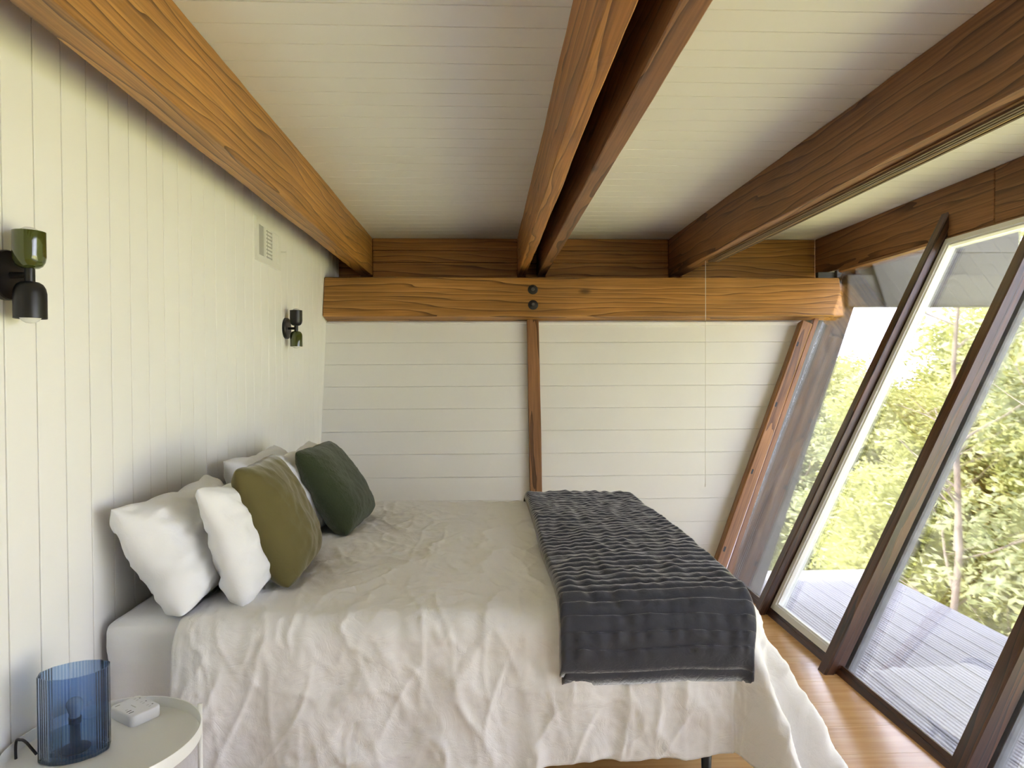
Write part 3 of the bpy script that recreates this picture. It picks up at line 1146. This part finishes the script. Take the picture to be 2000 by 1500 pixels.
# ------------------------------------------------------------------ wall sconces
glass_green, nt, b = newmat('green_glass')
b.inputs['Base Color'].default_value = (.085, .105, .022, 1)
b.inputs['Roughness'].default_value = .08
b.inputs['Transmission Weight'].default_value = .35
b.inputs['Coat Weight'].default_value = .5


def sconce(yy, zz, top_green, label):
    r = empty('wall_sconce', (XL, yy, zz), label, 'wall lamp')
    side = frame(Vector((XL, yy, zz)), Vector((0, 1, 0)), Vector((0, 0, 1)), Vector((1, 0, 0)))
    lathe('wall_plate', [(0, 0), (.060, 0), (.0625, .003), (.0625, .017), (.060, .020), (0, .020)], black_metal, r, side, 40)
    lathe('arm', [(0, .018), (.008, .018), (.008, .066), (0, .066)], black_metal, r, side, 16)
    ax = Vector((XL + .066, yy, zz))
    lathe('hub', [(0, -.018), (.0115, -.018), (.0115, .018), (0, .018)], black_metal, r, Matrix.Translation(ax), 20)
    prof = [(.0115, 0), (.020, .0015), (.028, .007), (.0335, .017), (.036, .030), (.036, .092), (.0345, .092), (.0345, .031), (.032, .019), (.026, .0095), (0, .004)]
    for up in (1, -1):
        mt = Matrix.Translation(ax + Vector((0, 0, .016 * up)))
        if up < 0:
            mt = mt @ Matrix.Rotation(PI, 4, 'X')
        g = (up > 0) == top_green
        sh = lathe('shade', prof, glass_green if g else black_metal, r, mt, 40)
        sh['label'] = 'olive green glass shade' if g else 'black metal shade'
        lathe('bulb', [(0, .104), (.010, .1025), (.018, .098), (.0235, .090), (.0255, .080), (.022, .062), (.013, .045), (.012, .015), (0, .015)], bulb_mat, r, mt, 28)


sconce(1.705, 1.709, True, 'wall sconce with the green glass shade on top, above the bedside table')
sconce(4.035, 1.733, False, 'wall sconce with the black shade on top, near the back corner')

# ------------------------------------------------------------------ wall vent
vent = empty('wall_vent', (XL, 3.725, 2.172), 'white metal air register high on the left wall under the beam', 'vent')
vx = XL
za, zb = 2.058, 2.292
bm = bmesh.new()
for yr, zr in (((3.52, 3.56), (za, zb)), ((3.887, 3.935), (za, zb)), ((3.56, 3.887), (za, za + .035)), ((3.56, 3.887), (zb - .035, zb)),
               ((3.657, 3.676), (za + .035, zb - .035)), ((3.782, 3.792), (za + .035, zb - .035))):
    add_box(bm, (vx - .004, vx + .011), yr, zr)
bm_obj('frame', bm, white_metal, vent)
box('back_plate', (vx - .012, vx - .001), (3.55, 3.90), (za + .02, zb - .02), dark_void, vent)
box('slat_shade_panel', (vx, vx + .003), (3.56, 3.657), (za + .035, zb - .035), vent_grey, vent)  # flat grey panel, the shading of angled slats put into its colour
box('cover_plate', (vx, vx + .006), (3.792, 3.887), (za + .035, zb - .035), white_metal, vent)
for k in range(8):
    zz = za + .046 + k * .0203
    mt = Matrix.Translation((vx + .003, 3.729, zz)) @ Matrix.Rotation(D(28), 4, 'Y')
    box('louver', (-.006, .006), (-.053, .053), (-.0036, .0036), vent_grey, vent, mt)
box('lever', (vx + .008, vx + .042), (3.93, 3.936), (2.168, 2.176), white_metal, vent)
for zz in (za + .015, zb - .015):
    lathe('screw', [(0, .0135), (.003, .013), (.004, .011), (0, .011)], white_metal, vent,
          frame(Vector((vx, 3.54, zz)), Vector((0, 1, 0)), Vector((0, 0, 1)), Vector((1, 0, 0))), 12)

# ------------------------------------------------------------------ pull cord
pc = empty('pull_cord', (1.575, 4.70, .64), 'thin pale pull cord hanging from the curtain track in front of the back wall', 'cord')
tube('cord', [(1.575, 4.70, ZJ - .012), (1.576, 4.70, 1.5), (1.574, 4.70, .66)], .0018, cord_mat, pc, 6)
lathe('tassel', [(0, .0), (.003, .001), (.0035, .02), (.0015, .028), (0, .028)], cord_mat, pc, Matrix.Translation((1.574, 4.70, .635)), 10)

# ------------------------------------------------------------------ round bedside table
TC = Vector((-.972, 1.712, 0))
table = empty('bedside_table', TC, 'round white metal tray table beside the bed', 'table')
lathe('tray', [(0, .500), (.2185, .500), (.2225, .503), (.2225, .5345), (.2215, .536), (.2200, .5345), (.2195, .506), (.214, .5035), (0, .5035)],
      white_metal, table, Matrix.Translation(TC), 96)
for k in range(4):
    a = D(38.6 + 90 * k)
    p = TC + Vector((math.cos(a), math.sin(a), 0)) * .2265
    if p.x < XL + .012:
        p.x = XL + .012
    tube('leg', [p, p + Vector((0, 0, .548))], .0065, white_metal, table, 12)
lathe('base_ring', [(.213, .012), (.219, .012), (.219, .024), (.213, .024), (.213, .012)], white_metal, table, Matrix.Translation(TC), 64, False)

# ------------------------------------------------------------------ blue glass lamp
LC = Vector((-1.042, 1.706, .5035))
LROT = Matrix.Translation(LC) @ Matrix.Rotation(D(22), 4, 'Z')
lamp = empty('table_lamp', LC, 'blue ribbed glass table lamp of faceted oval shape on the round table', 'lamp')


def blue_glass(name, tint):
    mt, nt, b = newmat(name)
    nt.nodes.remove(b)
    tr = N(nt, 'ShaderNodeBsdfTransparent')
    tr.inputs['Color'].default_value = (*tint, 1)
    gl = N(nt, 'ShaderNodeBsdfGlossy')
    gl.inputs['Roughness'].default_value = .06
    df = N(nt, 'ShaderNodeBsdfDiffuse')
    df.inputs['Color'].default_value = (.14, .24, .46, 1)
    fr = N(nt, 'ShaderNodeFresnel')
    fr.inputs['IOR'].default_value = 1.45
    m1 = N(nt, 'ShaderNodeMixShader')
    m1.inputs[0].default_value = .06
    m2 = N(nt, 'ShaderNodeMixShader')
    nt.links.new(tr.outputs[0], m1.inputs[1])
    nt.links.new(df.outputs[0], m1.inputs[2])
    nt.links.new(fr.outputs[0], m2.inputs[0])
    nt.links.new(m1.outputs[0], m2.inputs[1])
    nt.links.new(gl.outputs[0], m2.inputs[2])
    nt.links.new(m2.outputs[0], nt.nodes['Material Output'].inputs['Surface'])
    return mt


lamp_glass = blue_glass('blue_glass', (.75, .84, .955))
lamp_rib_shade = blue_glass('blue_glass_rib_shade', (.60, .73, .90))  # darker tint paints in the rib lines that refraction would show

LA, LB, LH = .080, .056, .212


def lamp_ring():
    """faceted oval; the broad facets are ribbed"""
    ang = [18, 50, 78, 102, 130, 162, 198, 230, 258, 282, 310, 342]
    corner = [Vector((LA * math.cos(D(a)), LB * math.sin(D(a)), 0)) for a in ang]
    out, flag = [], []
    for i, c in enumerate(corner):
        d = corner[(i + 1) % 12]
        seg = d - c
        nrm = Vector((seg.y, -seg.x, 0)).normalized()
        k = max(2, int(seg.length / .0034))
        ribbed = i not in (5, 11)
        for j in range(k):
            o = .0005 if (ribbed and j % 2 and j > 0) else 0
            out.append(c + seg * (j / k) + nrm * o)
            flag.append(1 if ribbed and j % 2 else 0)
    return out, flag


ringp, ribflag = lamp_ring()
n = len(ringp)

bm = bmesh.new()
rings = []
for inset, z in ((.004, 0.0), (0., .004), (0., LH), (.0035, LH), (.0035, .010)):
    ring = []
    for p in ringp:
        f = 1 - inset / p.length
        ring.append(bm.verts.new((p.x * f, p.y * f, z)))
    rings.append(ring)
for a, c in zip(rings, rings[1:]):
    for k in range(n):
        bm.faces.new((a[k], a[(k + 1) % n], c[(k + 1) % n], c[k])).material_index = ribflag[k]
bm.faces.new(rings[0][::-1])
bm.faces.new(rings[-1])
bm_obj('glass_shade', bm, lamp_glass, lamp, LROT).data.materials.append(lamp_rib_shade)
mt = Matrix.Translation(LC)
sck = lathe('socket_base', [(0, .011), (.034, .011), (.034, .014), (.012, .017), (.011, .075), (.014, .078), (.014, .092), (0, .092)], black_plastic, lamp, mt, 28)
lathe('bulb', [(0, .142), (.008, .1405), (.014, .137), (.0185, .130), (.019, .123), (.016, .111), (.012, .100), (.012, .093), (0, .093)], plain('clear_bulb', (.38, .40, .42), .12), sck, mt, 28)
cb = LROT @ Vector((-LA - .0005, -.004, .018))
tube('power_cord', [cb, cb + Vector((-.012, -.002, .018)), cb + Vector((-.026, .000, .032)), cb + Vector((-.042, .006, .034)), cb + Vector((-.058, .012, .020)),
                    cb + Vector((-.060, .016, -.08)), cb + Vector((-.058, .02, -.40))], .0033, black_plastic, lamp, 10)

# ------------------------------------------------------------------ white power cube on the tray
PC = Vector((-.984, 1.882, .5035))
PROT = Matrix.Translation(PC) @ Matrix.Rotation(D(-34), 4, 'Z')
cube = empty('power_strip', PC, 'small white power strip with sockets lying on the round table', 'power strip')
def rounded_rect(hx, hy, r, k=7):
    out = []
    for cx, cy, a0 in ((hx - r, hy - r, 0), (-hx + r, hy - r, 90), (-hx + r, -hy + r, 180), (hx - r, -hy + r, 270)):
        out += [(cx + r * math.cos(D(a0 + 90 * q / k)), cy + r * math.sin(D(a0 + 90 * q / k))) for q in range(k + 1)]
    return out


bm = bmesh.new()
rings = [[bm.verts.new((x, y, z)) for x, y in rounded_rect(.0575 - i_, .042 - i_, .015 - i_)]
         for i_, z in ((.003, 0.), (.0008, .001), (0., .004), (0., .0265), (.0008, .0290), (.0022, .0305), (.0045, .0312))]
for ra, rb in zip(rings, rings[1:]):
    for k in range(len(ra)):
        bm.faces.new((ra[k], ra[(k + 1) % len(ra)], rb[(k + 1) % len(ra)], rb[k]))
bm.faces.new(rings[0][::-1])
bm.faces.new(rings[-1])
body = bm_obj('body', bm, white_plastic, cube, PROT, True)
body.data.set_sharp_from_angle(angle=D(50))
zt = .0312
for (px, w_) in ((-.040, .0022), (.018, .0030), (.030, .0030)):
    box('usb_port', (px - w_ / 2, px + w_ / 2), (-.034, -.021), (zt - .002, zt + .0001), grey_dark, cube, PROT)
box('usb_port', (.005, .0075), (-.031, -.024), (zt - .002, zt + .0001), vent_grey, cube, PROT)
for px in (-.032, 0.0, .032):
    lathe('ground_hole', [(0, 0), (.0024, 0), (.0024, .0001), (0, .0001)], plain('socket_hole%d' % int(px * 1000 + 50), (.22, .22, .24), .6), cube, PROT @ Matrix.Translation((px, .030, zt - .00005)), 14)
    for dx in (-.006, .006):
        box('socket_slot', (px + dx - .0008, px + dx + .0008), (.016, .023), (zt - .002, zt + .00008), vent_grey, cube, PROT)
# the worn, unreadable printed mark is a short row of tiny dashes
for k in range(7):
    box('printed_mark', (-.0125 + k * .0036, -.0100 + k * .0036), (-.0065 - .0008 * (k % 2), -.0040), (zt - .001, zt + .00006), vent_grey, cube, PROT)
q = PROT @ Vector((-.0575, .010, .014))
dv = (PROT.to_3x3() @ Vector((-1, 0, 0)))
tube('cable', [q - dv * .006, q + dv * .010 + Vector((0, 0, .003)), (-1.070, 1.930, .514), (-1.098, 1.872, .510), (-1.118, 1.852, .526), (-1.134, 1.870, .548),
               (-1.146, 1.886, .50), (-1.148, 1.890, .20)], .0035, white_plastic, cube, 10)
